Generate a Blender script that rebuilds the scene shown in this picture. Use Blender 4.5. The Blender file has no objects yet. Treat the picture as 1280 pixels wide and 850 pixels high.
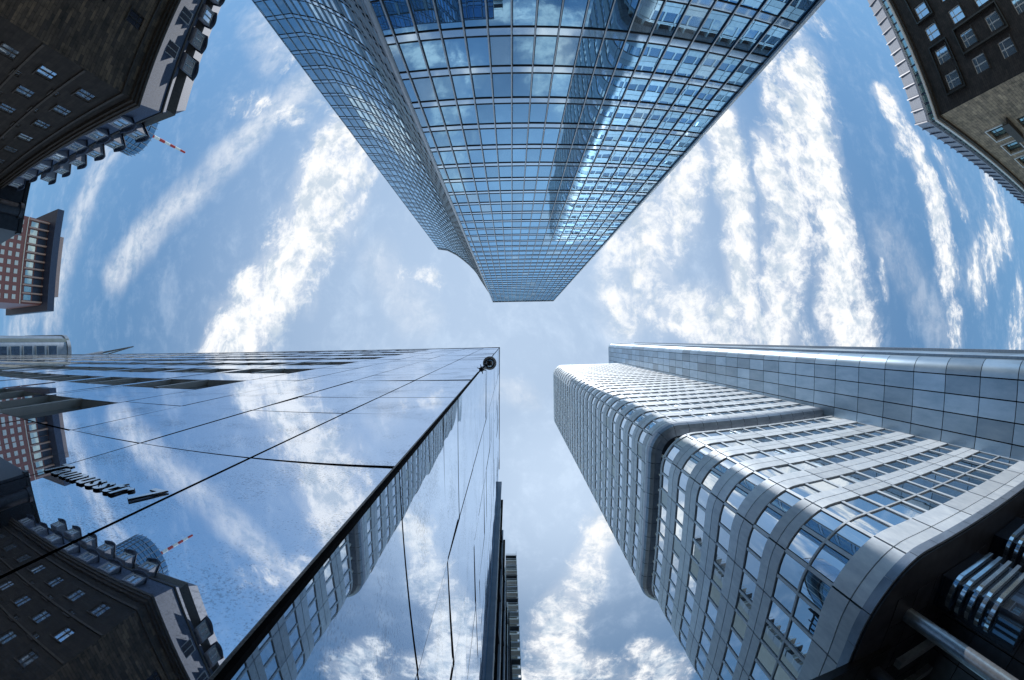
import bpy, math, random
from mathutils import Vector
random.seed(7)
S = bpy.context.scene
COL = S.collection
K = 1165.0                       # equisolid image scale used when the photograph was measured

def U(px, py):
    """direction of a picture point as horizontal offset per metre of height"""
    dx, dy = px-640.0, py-425.0
    r = math.hypot(dx, dy) or 1e-6
    t = math.tan(2*math.asin(r/K))/r
    return dx*t, dy*t

# ------------------------------------------------------------------ materials
def new_mat(name):
    m = bpy.data.materials.new(name); m.use_nodes = True
    nt = m.node_tree; b = nt.nodes['Principled BSDF']
    return m, nt, b
def noise(nt, scale, detail=6, rough=.6, vec=None, stretch=None):
    n = nt.nodes.new('ShaderNodeTexNoise'); n.inputs['Scale'].default_value = scale
    n.inputs['Detail'].default_value = detail; n.inputs['Roughness'].default_value = rough
    g = nt.nodes.new('ShaderNodeNewGeometry')
    if stretch:
        mp = nt.nodes.new('ShaderNodeMapping'); mp.inputs['Scale'].default_value = stretch
        nt.links.new(g.outputs['Position'], mp.inputs['Vector']); nt.links.new(mp.outputs[0], n.inputs['Vector'])
    else:
        nt.links.new(g.outputs['Position'], n.inputs['Vector'])
    return n
def ramp(nt, src, stops):
    r = nt.nodes.new('ShaderNodeValToRGB'); e = r.color_ramp.elements
    e[0].position, e[0].color = stops[0][0], (*stops[0][1], 1)
    e[1].position, e[1].color = stops[-1][0], (*stops[-1][1], 1)
    for p, c in stops[1:-1]:
        q = e.new(p); q.color = (*c, 1)
    nt.links.new(src, r.inputs[0]); return r
def mat(name, c1, c2=None, scale=2.0, rough=.5, metal=0.0, bump=0.0, bscale=None, stretch=None, island=0.0, spec=None, detail=6):
    m, nt, b = new_mat(name)
    c2 = c2 or c1
    n = noise(nt, scale, detail, .65, stretch=stretch)
    r = ramp(nt, n.outputs['Fac'], [(.3, c1), (.7, c2)])
    col = r.outputs[0]
    if island:
        g = nt.nodes.new('ShaderNodeNewGeometry')
        mr = nt.nodes.new('ShaderNodeMapRange'); mr.inputs['To Min'].default_value = 1-island; mr.inputs['To Max'].default_value = 1+island*.5
        oi = nt.nodes.new('ShaderNodeObjectInfo'); ad = nt.nodes.new('ShaderNodeMath'); ad.operation = 'ADD'; fr = nt.nodes.new('ShaderNodeMath'); fr.operation = 'FRACT'
        nt.links.new(g.outputs['Random Per Island'], ad.inputs[0]); nt.links.new(oi.outputs['Random'], ad.inputs[1]); nt.links.new(ad.outputs[0], fr.inputs[0])
        pw = nt.nodes.new('ShaderNodeMath'); pw.operation = 'POWER'; pw.inputs[1].default_value = .55; nt.links.new(fr.outputs[0], pw.inputs[0])
        nt.links.new(pw.outputs[0], mr.inputs['Value'])
        vm = nt.nodes.new('ShaderNodeVectorMath'); vm.operation = 'SCALE'
        nt.links.new(col, vm.inputs[0]); nt.links.new(mr.outputs[0], vm.inputs['Scale']); col = vm.outputs[0]
    nt.links.new(col, b.inputs['Base Color'])
    b.inputs['Roughness'].default_value = rough; b.inputs['Metallic'].default_value = metal
    if spec is not None: b.inputs['Specular IOR Level'].default_value = spec
    if bump:
        bn = noise(nt, bscale or scale*4, 4, .6, stretch=stretch)
        bp = nt.nodes.new('ShaderNodeBump'); bp.inputs['Strength'].default_value = bump; bp.inputs['Distance'].default_value = .03
        nt.links.new(bn.outputs['Fac'], bp.inputs['Height']); nt.links.new(bp.outputs[0], b.inputs['Normal'])
    return m
def glass(name, refl, base, fac, rough=.02, wave=0.0, wscale=.5, dirt=0.0, dcol=(.02,.03,.05), dscale=14, vary=0.0):
    """coated facade glass: a mirror coat over a dark room, slightly wavy"""
    m, nt, b = new_mat(name)
    out = nt.nodes['Material Output']
    b.inputs['Base Color'].default_value = (*base, 1); b.inputs['Roughness'].default_value = .25
    gl = nt.nodes.new('ShaderNodeBsdfGlossy'); gl.inputs['Color'].default_value = (*refl, 1); gl.inputs['Roughness'].default_value = rough
    mx = nt.nodes.new('ShaderNodeMixShader')
    lw = nt.nodes.new('ShaderNodeLayerWeight'); lw.inputs['Blend'].default_value = .35
    mr = nt.nodes.new('ShaderNodeMapRange'); mr.inputs['To Min'].default_value = fac; mr.inputs['To Max'].default_value = min(1, fac+.35)
    nt.links.new(lw.outputs['Fresnel'], mr.inputs['Value'])
    f = mr.outputs[0]
    if vary:
        g = nt.nodes.new('ShaderNodeNewGeometry')
        m2 = nt.nodes.new('ShaderNodeMapRange'); m2.inputs['To Min'].default_value = 1-vary; m2.inputs['To Max'].default_value = 1
        oi = nt.nodes.new('ShaderNodeObjectInfo'); a2 = nt.nodes.new('ShaderNodeMath'); a2.operation = 'ADD'; fr = nt.nodes.new('ShaderNodeMath'); fr.operation = 'FRACT'
        nt.links.new(g.outputs['Random Per Island'], a2.inputs[0]); nt.links.new(oi.outputs['Random'], a2.inputs[1]); nt.links.new(a2.outputs[0], fr.inputs[0])
        nt.links.new(fr.outputs[0], m2.inputs['Value'])
        mu = nt.nodes.new('ShaderNodeMath'); mu.operation = 'MULTIPLY'
        nt.links.new(f, mu.inputs[0]); nt.links.new(m2.outputs[0], mu.inputs[1]); f = mu.outputs[0]
    nt.links.new(f, mx.inputs[0]); nt.links.new(b.outputs[0], mx.inputs[1]); nt.links.new(gl.outputs[0], mx.inputs[2])
    top = mx.outputs[0]
    if wave:
        n = noise(nt, wscale, 2, .5)
        bp = nt.nodes.new('ShaderNodeBump'); bp.inputs['Strength'].default_value = wave; bp.inputs['Distance'].default_value = .05
        nt.links.new(n.outputs['Fac'], bp.inputs['Height']); nt.links.new(bp.outputs[0], gl.inputs['Normal'])
    if dirt:
        n1 = noise(nt, dscale, 8, .75); n2 = noise(nt, 1.3, 3, .6)
        ad = nt.nodes.new('ShaderNodeMath'); ad.operation = 'ADD'
        sc = nt.nodes.new('ShaderNodeMath'); sc.operation = 'MULTIPLY_ADD'; sc.inputs[1].default_value = .55; sc.inputs[2].default_value = -.27
        nt.links.new(n2.outputs['Fac'], sc.inputs[0])
        nt.links.new(n1.outputs['Fac'], ad.inputs[0]); nt.links.new(sc.outputs[0], ad.inputs[1])
        m3 = nt.nodes.new('ShaderNodeMapRange'); m3.inputs['From Min'].default_value = .54; m3.inputs['From Max'].default_value = .68; m3.inputs['To Max'].default_value = dirt
        nt.links.new(ad.outputs[0], m3.inputs['Value'])
        df = nt.nodes.new('ShaderNodeBsdfPrincipled'); df.inputs['Base Color'].default_value = (*dcol, 1); df.inputs['Roughness'].default_value = .7
        mx2 = nt.nodes.new('ShaderNodeMixShader')
        nt.links.new(m3.outputs[0], mx2.inputs[0]); nt.links.new(top, mx2.inputs[1]); nt.links.new(df.outputs[0], mx2.inputs[2]); top = mx2.outputs[0]
    nt.links.new(top, out.inputs['Surface'])
    return m

def brick_mat(name, c1, c2, mortar, w=.9, h=.38, rough=.8, bump=.5):
    """ashlar / tile courses laid by world height, works on both wall directions"""
    m, nt, b = new_mat(name)
    g = nt.nodes.new('ShaderNodeNewGeometry')
    sx = nt.nodes.new('ShaderNodeSeparateXYZ'); nt.links.new(g.outputs['Position'], sx.inputs[0])
    ad = nt.nodes.new('ShaderNodeMath'); ad.operation = 'ADD'
    nt.links.new(sx.outputs[0], ad.inputs[0]); nt.links.new(sx.outputs[1], ad.inputs[1])
    cx = nt.nodes.new('ShaderNodeCombineXYZ'); nt.links.new(ad.outputs[0], cx.inputs[0]); nt.links.new(sx.outputs[2], cx.inputs[1])
    br = nt.nodes.new('ShaderNodeTexBrick'); nt.links.new(cx.outputs[0], br.inputs['Vector'])
    br.inputs['Color1'].default_value = (*c1, 1); br.inputs['Color2'].default_value = (*c2, 1); br.inputs['Mortar'].default_value = (*mortar, 1)
    br.inputs['Scale'].default_value = 1; br.inputs['Brick Width'].default_value = w; br.inputs['Row Height'].default_value = h; br.inputs['Mortar Size'].default_value = .018
    n = noise(nt, 1.1, 8, .7)
    r = ramp(nt, n.outputs['Fac'], [(.3, (.35,.35,.35)), (.7, (1.25,1.2,1.15))])
    mu = nt.nodes.new('ShaderNodeVectorMath'); mu.operation = 'MULTIPLY'
    nt.links.new(br.outputs['Color'], mu.inputs[0]); nt.links.new(r.outputs[0], mu.inputs[1]); nt.links.new(mu.outputs[0], b.inputs['Base Color'])
    b.inputs['Roughness'].default_value = rough
    bp = nt.nodes.new('ShaderNodeBump'); bp.inputs['Strength'].default_value = bump; bp.inputs['Distance'].default_value = .03
    nt.links.new(n.outputs['Fac'], bp.inputs['Height']); nt.links.new(bp.outputs[0], b.inputs['Normal'])
    return m

M = {}
M['tglass'] = glass('tower_glass', (.36,.66,.92), (.01,.05,.09), .80, .012, .10, .35, vary=.28)
M['tglass2'] = glass('tower_wing_glass', (.56,.80,.98), (.01,.05,.10), .80, .02, .08, .35, vary=.35)
M['tblind'] = glass('tower_glass_with_blind', (.50,.76,.95), (.30,.36,.40), .55, .02, .10, .35)
M['tspan'] = glass('tower_spandrel_glass', (.66,.84,1.0), (.14,.24,.32), .70, .05)
M['tmull'] = mat('brushed_mullion', (.50,.52,.54), (.62,.63,.64), 3, .35, .6)
M['tdark'] = mat('dark_gasket', (.010,.018,.03), (.02,.03,.045), 5, .5)
M['mirror'] = glass('dusty_mirror_glass', (.80,.87,.98), (.01,.02,.04), .84, .008, .03, .6, dirt=.5, dscale=75, dcol=(.09,.13,.19))
M['mirrorb'] = glass('clean_mirror_glass', (.80,.88,.98), (.02,.03,.05), .84, .012, .05, .8, dirt=.30, dscale=40, dcol=(.10,.12,.15))
M['joint'] = mat('black_joint', (.005,.005,.006), (.010,.010,.012), 8, .9, spec=.05)
M['corner'] = mat('corner_profile', (.02,.02,.02), (.10,.09,.08), 30, .35, .5, bump=.3)
M['reveal'] = mat('grey_reveal', (.74,.75,.73), (.84,.85,.83), 3, .5, .15)
M['wdark'] = glass('dark_window', (.45,.55,.70), (.01,.015,.03), .25, .02)
M['wmid'] = glass('grey_window', (.80,.86,.92), (.10,.12,.14), .55, .03)
M['alu'] = mat('aluminium_panel', (.48,.54,.61), (.68,.73,.78), 2.6, .52, .15, island=.20, bump=.10, stretch=(1,1,.25))
M['alud'] = mat('aluminium_panel_dull', (.20,.24,.30), (.30,.35,.42), 1.2, .4, .5, island=.12, bump=.05)
M['core'] = mat('core_panel', (.26,.38,.50), (.40,.52,.64), .9, .33, .45, island=.40, bump=.06, stretch=(1,1,.3))
M['sglass'] = glass('silver_tower_window', (.86,.94,1.0), (.01,.04,.07), .88, .012, .06, .7, vary=.28)
M['blind'] = mat('white_blind', (.62,.66,.68), (.72,.75,.76), 2, .6)  # odd silver tower blinds; also granite tower panes, their lit look painted white
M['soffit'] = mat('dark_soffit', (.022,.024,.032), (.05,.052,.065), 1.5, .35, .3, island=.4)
M['chrome'] = mat('polished_band', (.45,.55,.62), (.65,.72,.78), 2, .12, .9)
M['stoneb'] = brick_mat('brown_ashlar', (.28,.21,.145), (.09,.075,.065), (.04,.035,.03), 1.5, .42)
M['stoned'] = brick_mat('soot_dark_ashlar', (.045,.040,.036), (.025,.022,.02), (.01,.01,.01), 1.5, .5)  # brown ashlar of the unlit street front, its shade put into the colour
M['stonet'] = brick_mat('dark_brick_and_sandstone', (.075,.062,.058), (.045,.04,.04), (.02,.02,.02), .6, .28)
M['sand'] = brick_mat('tan_sandstone', (.48,.38,.27), (.30,.24,.18), (.10,.08,.06), 1.1, .4)
M['slate'] = mat('blue_slate', (.02,.03,.055), (.14,.19,.29), 9, .75, 0, bump=.5, bscale=14, stretch=(1,1,2.2), detail=3, spec=.2)
M['slatel'] = mat('pale_slate', (.26,.29,.36), (.42,.45,.52), 8, .75, 0, bump=.3, bscale=14, spec=.2)
M['cornice'] = mat('dark_cornice', (.035,.03,.027), (.09,.075,.06), 4, .6, bump=.4)
M['frame'] = mat('pale_window_frame', (.70,.71,.70), (.80,.80,.78), 3, .5)
M['wlight'] = glass('sky_lit_window', (.80,.90,1.0), (.26,.33,.40), .6, .03, .05, .8)
M['granite'] = mat('red_granite', (.20,.075,.07), (.30,.12,.11), 1.5, .4, bump=.1)
M['granl'] = mat('pale_granite_fin', (.42,.28,.25), (.52,.36,.33), 1.5, .5)
M['slab'] = mat('dark_blue_slab', (.03,.045,.09), (.05,.07,.12), 1, .4, .2)
M['red'] = mat('red_paint', (.45,.03,.03), (.5,.05,.04), 2, .5)
M['white'] = mat('white_paint', (.75,.75,.75), (.82,.82,.82), 2, .5)
M['green'] = glass('pale_teal_window', (.75,.92,.90), (.10,.2,.2), .5, .03)
M['black'] = mat('black_metal', (.008,.008,.010), (.02,.02,.022), 6, .35, .3)
M['letterface'] = mat('polished_letter_face', (.85,.88,.92), (.92,.94,.97), 2, .2, .8)
M['steel'] = mat('grey_steel', (.28,.30,.33), (.42,.44,.47), 4, .3, .7)
M['render'] = mat('pale_render', (.50,.50,.47), (.60,.60,.57), 1, .7)
M['asphalt'] = mat('asphalt', (.035,.035,.038), (.06,.06,.062), 12, .85, bump=.4)
M['paving'] = brick_mat('paving_stones', (.42,.41,.39), (.34,.33,.32), (.10,.10,.10), .6, .4)
M['kerb'] = mat('kerb_stone', (.32,.31,.30), (.42,.41,.40), 5, .8)
M['ground'] = mat('concrete_ground', (.16,.16,.15), (.24,.23,.22), 1.2, .9)
M['paint'] = mat('road_paint', (.7,.7,.68), (.8,.8,.78), 5, .7)

# ------------------------------------------------------------------ mesh collecting
class MB:
    def __init__(s): s.v = []; s.f = []
    def quad(s, a, b, c, d):
        n = len(s.v); s.v += [tuple(a), tuple(b), tuple(c), tuple(d)]; s.f.append((n, n+1, n+2, n+3))
    def hexa(s, p):            # p: 8 points, bottom ring 0-3, top ring 4-7
        n = len(s.v); s.v += [tuple(q) for q in p]
        for f in ((0,3,2,1), (4,5,6,7), (0,1,5,4), (1,2,6,5), (2,3,7,6), (3,0,4,7)): s.f.append(tuple(n+i for i in f))
    def box(s, x0, x1, y0, y1, z0, z1):
        s.hexa([(x0,y0,z0),(x1,y0,z0),(x1,y1,z0),(x0,y1,z0),(x0,y0,z1),(x1,y0,z1),(x1,y1,z1),(x0,y1,z1)])
    def prism(s, poly, z0, z1, lean=(0,0)):
        n = len(s.v); k = len(poly)
        for z in (z0, z1): s.v += [(x+lean[0]*z, y+lean[1]*z, z) for x, y in poly]
        s.f.append(tuple(n+i for i in reversed(range(k)))); s.f.append(tuple(n+k+i for i in range(k)))
        for i in range(k):
            j = (i+1) % k; s.f.append((n+i, n+j, n+k+j, n+k+i))
    def tube(s, a, b, ra, rb=None, n=14):
        rb = ra if rb is None else rb
        a, b = Vector(a), Vector(b); d = (b-a).normalized()
        t = Vector((0,0,1)) if abs(d.z) < .9 else Vector((1,0,0))
        e1 = d.cross(t).normalized(); e2 = d.cross(e1); o = len(s.v)
        for p, r in ((a, ra), (b, rb)):
            for i in range(n):
                w = 2*math.pi*i/n; s.v.append(tuple(p+e1*(r*math.cos(w))+e2*(r*math.sin(w))))
        s.f.append(tuple(o+i for i in reversed(range(n)))); s.f.append(tuple(o+n+i for i in range(n)))
        for i in range(n):
            j = (i+1) % n; s.f.append((o+i, o+j, o+n+j, o+n+i))
    def lathe(s, c, prof, n=32):      # prof: (radius, z) about a vertical axis through c
        o = len(s.v)
        for r, z in prof:
            for i in range(n):
                w = 2*math.pi*i/n; s.v.append((c[0]+r*math.cos(w), c[1]+r*math.sin(w), c[2]+z))
        for k in range(len(prof)-1):
            for i in range(n):
                j = (i+1) % n; s.f.append((o+k*n+i, o+k*n+j, o+(k+1)*n+j, o+(k+1)*n+i))
        s.f.append(tuple(o+i for i in reversed(range(n)))); s.f.append(tuple(o+(len(prof)-1)*n+i for i in range(n)))
    def build(s, name, m, parent=None, smooth=False):
        me = bpy.data.meshes.new(name); me.from_pydata(s.v, [], s.f); me.validate()
        me.materials.append(m)
        for p in me.polygons: p.use_smooth = True
        me.set_sharp_from_angle(angle=math.radians(30))
        o = bpy.data.objects.new(name, me); COL.objects.link(o)
        if parent:
            o.parent = parent; o.location = -Vector(parent['_org'])
        return o

def thing(name, label, cat, loc, group=None):
    o = bpy.data.objects.new(name, None); COL.objects.link(o); o.location = loc
    o.empty_display_size = .5
    o['label'] = label; o['category'] = cat; o['_org'] = list(loc)
    if group: o['group'] = group
    return o
def tag(o, label, cat, group=None, kind=None):
    if label: o['label'] = label
    if cat: o['category'] = cat
    if group: o['group'] = group
    if kind: o['kind'] = kind
    return o
def many(items, name, m, parent, limit=100):
    """items: (MB, material or None) nearest first; past the limit one stuff part per material"""
    rest = {}
    for i, (b, mm) in enumerate(items):
        mm = mm or m
        if i < limit: b.build(name, mm, parent)
        else: rest.setdefault(mm.name, []).append((b, mm))
    if rest:
        # one part holds the remainder, with its materials side by side
        big = MB(); idx = []; mats = []
        for nme, lst in rest.items():
            mats.append(lst[0][1]); k = len(mats)-1
            for b, _ in lst:
                n = len(big.v); big.v += b.v; big.f += [tuple(n+j for j in f) for f in b.f]; idx += [k]*len(b.f)
        me = bpy.data.meshes.new(name); me.from_pydata(big.v, [], big.f)
        for q in mats: me.materials.append(q)
        for p, k in zip(me.polygons, idx): p.material_index = k
        o = bpy.data.objects.new(name, me); COL.objects.link(o); o.parent = parent; o.location = -Vector(parent['_org'])
        o['kind'] = 'stuff'

class Path:
    """a facade line in plan; outward is to the right of the walking direction (seen from above with y away)"""
    def __init__(s, pts, lean=(0,0)):
        s.p = [Vector(q) for q in pts]; s.lean = lean
        s.c = [0]
        for a, b in zip(s.p, s.p[1:]): s.c.append(s.c[-1]+(b-a).length)
        s.L = s.c[-1]
        sn = []
        for a, b in zip(s.p, s.p[1:]):
            d = (b-a).normalized(); sn.append(Vector((d.y, -d.x)))
        s.n = [sn[0]]
        for a, b in zip(sn, sn[1:]):
            m = (a+b).normalized(); s.n.append(m/max(.3, m.dot(a)))
        s.n.append(sn[-1])
    def at(s, t, z, d=0.0):
        i = 0
        while i < len(s.c)-2 and t > s.c[i+1]: i += 1
        f = (t-s.c[i])/(s.c[i+1]-s.c[i])
        q = s.p[i].lerp(s.p[i+1], f); n = s.n[i].lerp(s.n[i+1], f)
        return Vector((q.x+n.x*d+s.lean[0]*z, q.y+n.y*d+s.lean[1]*z, z))
    def cuts(s, a, b): return [a]+[c for c in s.c if a+1e-4 < c < b-1e-4]+[b]
    def slab(s, mb, a, b, z0, z1, d0, d1):
        """solid strip between offsets d0 (inner) and d1 (outer)"""
        cu = s.cuts(a, b); o = len(mb.v); k = len(cu)
        for u in cu: mb.v += [tuple(s.at(u,z0,d1)), tuple(s.at(u,z1,d1)), tuple(s.at(u,z1,d0)), tuple(s.at(u,z0,d0))]
        mb.f.append((o, o+1, o+2, o+3)); e = o+4*(k-1); mb.f.append((e+3, e+2, e+1, e))
        for i in range(k-1):
            p = o+4*i
            for j in range(4):
                j2 = (j+1) % 4; mb.f.append((p+j, p+4+j, p+4+j2, p+j2))
    def pane(s, mb, a, b, z0, z1, d, tilt=0.0):
        cu = s.cuts(a, b); j1, j2 = random.uniform(-tilt, tilt), random.uniform(-tilt, tilt)
        o = len(mb.v)
        for i, u in enumerate(cu):
            f = i/(len(cu)-1)
            mb.v.append(tuple(s.at(u, z0, d+j1*f))); mb.v.append(tuple(s.at(u, z1, d+j1*f+j2)))
        for i in range(len(cu)-1): mb.f.append((o+2*i, o+2*i+2, o+2*i+3, o+2*i+1))

def rounded(pts, rad, seg=7):
    """round the inner corners of an open polyline"""
    out = [Vector(pts[0])]
    for i in range(1, len(pts)-1):
        p = Vector(pts[i]); a = (Vector(pts[i-1])-p).normalized(); b = (Vector(pts[i+1])-p).normalized()
        r = rad[i] if isinstance(rad, dict) else rad
        if not r: out.append(p); continue
        ang = a.angle(b); t = r/math.tan(ang/2)
        s0, s1 = p+a*t, p+b*t; c = p+(a+b).normalized()*(r/math.sin(ang/2))
        for k in range(seg+1):
            f = k/seg; v0, v1 = s0-c, s1-c
            w = v0.angle(v1); q = (v0*math.sin((1-f)*w)+v1*math.sin(f*w))/math.sin(w)
            out.append(c+q)
    out.append(Vector(pts[-1]))
    return out

# ------------------------------------------------------------------ camera
cam = bpy.data.cameras.new('camera'); co = bpy.data.objects.new('camera', cam); COL.objects.link(co)
cam.type = 'PANO'; cam.panorama_type = 'FISHEYE_EQUISOLID'
cam.sensor_fit = 'HORIZONTAL'; cam.sensor_width = 36.0; cam.sensor_height = 36.0*850/1280
cam.fisheye_lens = K/2/1280*36.0; cam.fisheye_fov = math.radians(185)
cam.clip_start = .02; cam.clip_end = 5000
co.location = (0,0,0); co.rotation_euler = (math.pi, 0, 0)
S.camera = co

# ------------------------------------------------------------------ sun and sky
SUN_AZ = math.atan2(-.60, -.04)       # direction towards the sun in plan
SUN_EL = math.radians(58)
sd = Vector((math.cos(SUN_AZ)*math.cos(SUN_EL), math.sin(SUN_AZ)*math.cos(SUN_EL), math.sin(SUN_EL)))
sl = bpy.data.lights.new('sun', 'SUN'); sl.energy = 4.3; sl.angle = math.radians(.5); sl.color = (1, .975, .94)
so = bpy.data.objects.new('sun', sl); COL.objects.link(so); so.rotation_euler = sd.to_track_quat('Z', 'Y').to_euler()

w = bpy.data.worlds.new('World'); S.world = w; w.use_nodes = True
nt = w.node_tree; N = nt.nodes; LK = nt.links
bg = N['Background']; bg.inputs['Strength'].default_value = .11
sky = N.new('ShaderNodeTexSky'); sky.sky_type = 'NISHITA'; sky.sun_disc = False
sky.sun_elevation = SUN_EL; sky.sun_rotation = math.atan2(sd.x, sd.y); sky.air_density = 1.0; sky.dust_density = .15; sky.ozone_density = 3.0
tc = N.new('ShaderNodeTexCoord')
def vmath(op, a=None, b=None, sc=None):
    n = N.new('ShaderNodeVectorMath'); n.operation = op
    for i, q in enumerate((a, b)):
        if q is None: continue
        if isinstance(q, (tuple, Vector)): n.inputs[i].default_value = tuple(q)
        else: LK.new(q, n.inputs[i])
    if sc is not None:
        if isinstance(sc, float): n.inputs['Scale'].default_value = sc
        else: LK.new(sc, n.inputs['Scale'])
    return n.outputs['Value'] if op in ('DOT_PRODUCT', 'LENGTH') else n.outputs['Vector']
def fmath(op, a, b=None, c=None, clamp=False):
    n = N.new('ShaderNodeMath'); n.operation = op; n.use_clamp = clamp
    for i, q in enumerate((a, b, c)):
        if q is None: continue
        if isinstance(q, (int, float)): n.inputs[i].default_value = q
        else: LK.new(q, n.inputs[i])
    return n.outputs[0]
def mrange(v, a, b, c=0.0, d=1.0, smooth=True):
    n = N.new('ShaderNodeMapRange'); n.interpolation_type = 'SMOOTHSTEP' if smooth else 'LINEAR'
    for k, q in (('From Min', a), ('From Max', b), ('To Min', c), ('To Max', d)): n.inputs[k].default_value = q
    LK.new(v, n.inputs['Value']); return n.outputs[0]
def wnoise(vec, scale, detail=6, rough=.6, color=False):
    n = N.new('ShaderNodeTexNoise'); n.inputs['Scale'].default_value = scale; n.inputs['Detail'].default_value = detail; n.inputs['Roughness'].default_value = rough
    LK.new(vec, n.inputs['Vector']); return n.outputs['Color' if color else 'Fac']
sx = N.new('ShaderNodeSeparateXYZ'); LK.new(tc.outputs['Generated'], sx.inputs[0])
zc = fmath('MAXIMUM', sx.outputs[2], .06)
cx = N.new('ShaderNodeCombineXYZ')
LK.new(fmath('DIVIDE', sx.outputs[0], zc), cx.inputs[0]); LK.new(fmath('DIVIDE', sx.outputs[1], zc), cx.inputs[1])
P0 = cx.outputs[0]                                    # where the view ray meets the cloud deck
wn = vmath('SUBTRACT', wnoise(P0, 2.2, 4, .6, True), (.5,.5,.5))
P1 = vmath('ADD', P0, vmath('SCALE', wn, sc=.16))
def streak(pts, width, soft=1.0):
    """a band of cirrus along picture points; width in picture pixels"""
    outs = []
    for a, b in zip(pts, pts[1:]):
        ua, ub = Vector((*U(*a), 0)), Vector((*U(*b), 0))
        mid = ((a[0]+b[0])/2-640, (a[1]+b[1])/2-425); r = max(30, math.hypot(*mid)); th = 2*math.asin(r/K)
        k = math.sqrt((math.tan(th)/r)*(1/math.cos(th)**2/(K/2*math.cos(th/2))))
        ba = ub-ua; pa = vmath('SUBTRACT', P1, ua)
        h = fmath('MULTIPLY', vmath('DOT_PRODUCT', pa, ba), 1/max(1e-6, ba.length_squared), clamp=True)
        d = vmath('LENGTH', vmath('SUBTRACT', pa, vmath('SCALE', ba, sc=h)))
        outs.append(mrange(d, width*k, width*k*.1, 0, soft))
    o = outs[0]
    for q in outs[1:]: o = fmath('MAXIMUM', o, q)
    return o
STREAKS = [
    ([(455,150),(395,265),(345,350),(290,430)], 80, 1.12), ([(340,330),(300,380),(270,430)], 54, .8),
    ([(345,50),(400,130)], 30, .35), ([(300,125),(370,150)], 30, .50), 
    ([(250,215),(200,270)], 14, .40),
    ([(500,345),(545,355)], 38, .48),
    ([(905,150),(925,260),(940,400)], 44, 1.15), ([(960,60),(985,200),(985,410)], 50, .92), ([(960,180),(975,270)], 30, .95),
    ([(1005,95),(1030,230),(1050,330),(1070,430)], 58, 1.12), ([(1040,280),(1065,430)], 40, 1.2), 
    ([(860,220),(810,300),(800,370)], 80, .74), ([(830,380),(900,400),(1000,430)], 60, .70), ([(1100,330),(1104,370)], 16, .62),
    ([(1110,130),(1118,150)], 24, .92), ([(1135,180),(1160,235),(1188,345)], 34, .92), ([(1180,205),(1200,260)], 24, .72),
    ([(1240,230),(1252,280),(1225,350)], 34, .74), ([(1195,395),(1190,430)], 32, .62), ([(1275,380),(1270,430)], 40, .6),
    ([(760,650),(735,710),(700,780),(685,850)], 44, .98), ([(640,850),(740,835),(790,850)], 40, .80), ([(800,820),(850,850)], 36, .85),
    ([(520,820),(600,780)], 44, .7),
    ([(600,492),(690,482)], 22, .42), ([(1010,20),(900,30)], 60, .45),
    ([(720,-10),(640,10)], 50, .5), ([(420,730),(470,640)], 50, .6), ([(560,640),(575,780)], 44, .75),
]
STREAKS = [q for q in STREAKS if all(math.hypot(a[0]-640, a[1]-425) < 800 for a in q[0])]
msk = None
for q in STREAKS:
    o = streak(*q); msk = o if msk is None else fmath('MAXIMUM', msk, o)
strt = N.new('ShaderNodeMapping'); strt.inputs['Rotation'].default_value = (0,0,math.radians(-8)); strt.inputs['Scale'].default_value = (2.2, 1.0, 1)
LK.new(P1, strt.inputs['Vector'])
fib = wnoise(strt.outputs[0], 3.0, 9, .66)
puf = wnoise(P1, 17.0, 9, .70)
tex = fmath('ADD', fmath('MULTIPLY', fib, .48), fmath('MULTIPLY', puf, .52))
cov = fmath('ADD', msk, fmath('MULTIPLY_ADD', tex, 5.0, -2.55))
dens = fmath('MULTIPLY', mrange(cov, .16, 1.08, 0, 1), mrange(msk, 0.02, .45))
feath = None
for q in [([(430,75),(320,160),(240,235),(185,295),(145,350)], 34, .62), ([(330,20),(350,60)], 40, .4), ([(135,190),(100,270),(75,340),(62,400)], 30, .50),
          ([(60,330),(20,430)], 34, .5), ([(470,330),(520,400)], 44, .32), ([(890,40),(1000,60)], 50, .30), ([(1110,300),(1180,420)], 40, .25), ([(660,500),(600,490)], 24, .35)]:
    o = streak(*q); feath = o if feath is None else fmath('MAXIMUM', feath, o)
feath = fmath('MULTIPLY', feath, mrange(tex, .32, .62, .35, 1.0))
soft = fmath('MULTIPLY', mrange(fmath('ADD', msk, fmath('MULTIPLY_ADD', fib, 1.8, -.9)), .1, 1.0), .42)
dens = fmath('MAXIMUM', fmath('MAXIMUM', dens, soft), feath)
# thin veil overhead, denser towards the zenith and down the street, plus faint wisps everywhere
rad = vmath('LENGTH', P0)
veil = fmath('MULTIPLY', mrange(rad, 1.25, .0), .72)
low = vmath('LENGTH', vmath('SUBTRACT', P0, Vector((*U(705,600), 0))))
veil = fmath('MAXIMUM', veil, fmath('MULTIPLY', mrange(low, .62, .0), .90))
wisp = fmath('MULTIPLY', mrange(tex, .46, .70), .22)
veil = fmath('ADD', veil, wisp, clamp=True)
skg = vmath('MULTIPLY', sky.outputs[0], (1.0, 1.24, 1.19))
mixv = N.new('ShaderNodeMix'); mixv.data_type = 'RGBA'
LK.new(veil, mixv.inputs['Factor']); LK.new(skg, mixv.inputs['A']); mixv.inputs['B'].default_value = (5.1, 6.3, 7.9, 1)
shade = mrange(wnoise(vmath('ADD', P1, (.013,-.02,0)), 15.0, 8, .66), .36, .56)
ccol = N.new('ShaderNodeMix'); ccol.data_type = 'RGBA'; LK.new(shade, ccol.inputs['Factor'])
ccol.inputs['A'].default_value = (4.9, 5.7, 6.6, 1); ccol.inputs['B'].default_value = (8.4, 8.5, 8.6, 1)
mixc = N.new('ShaderNodeMix'); mixc.data_type = 'RGBA'
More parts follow.
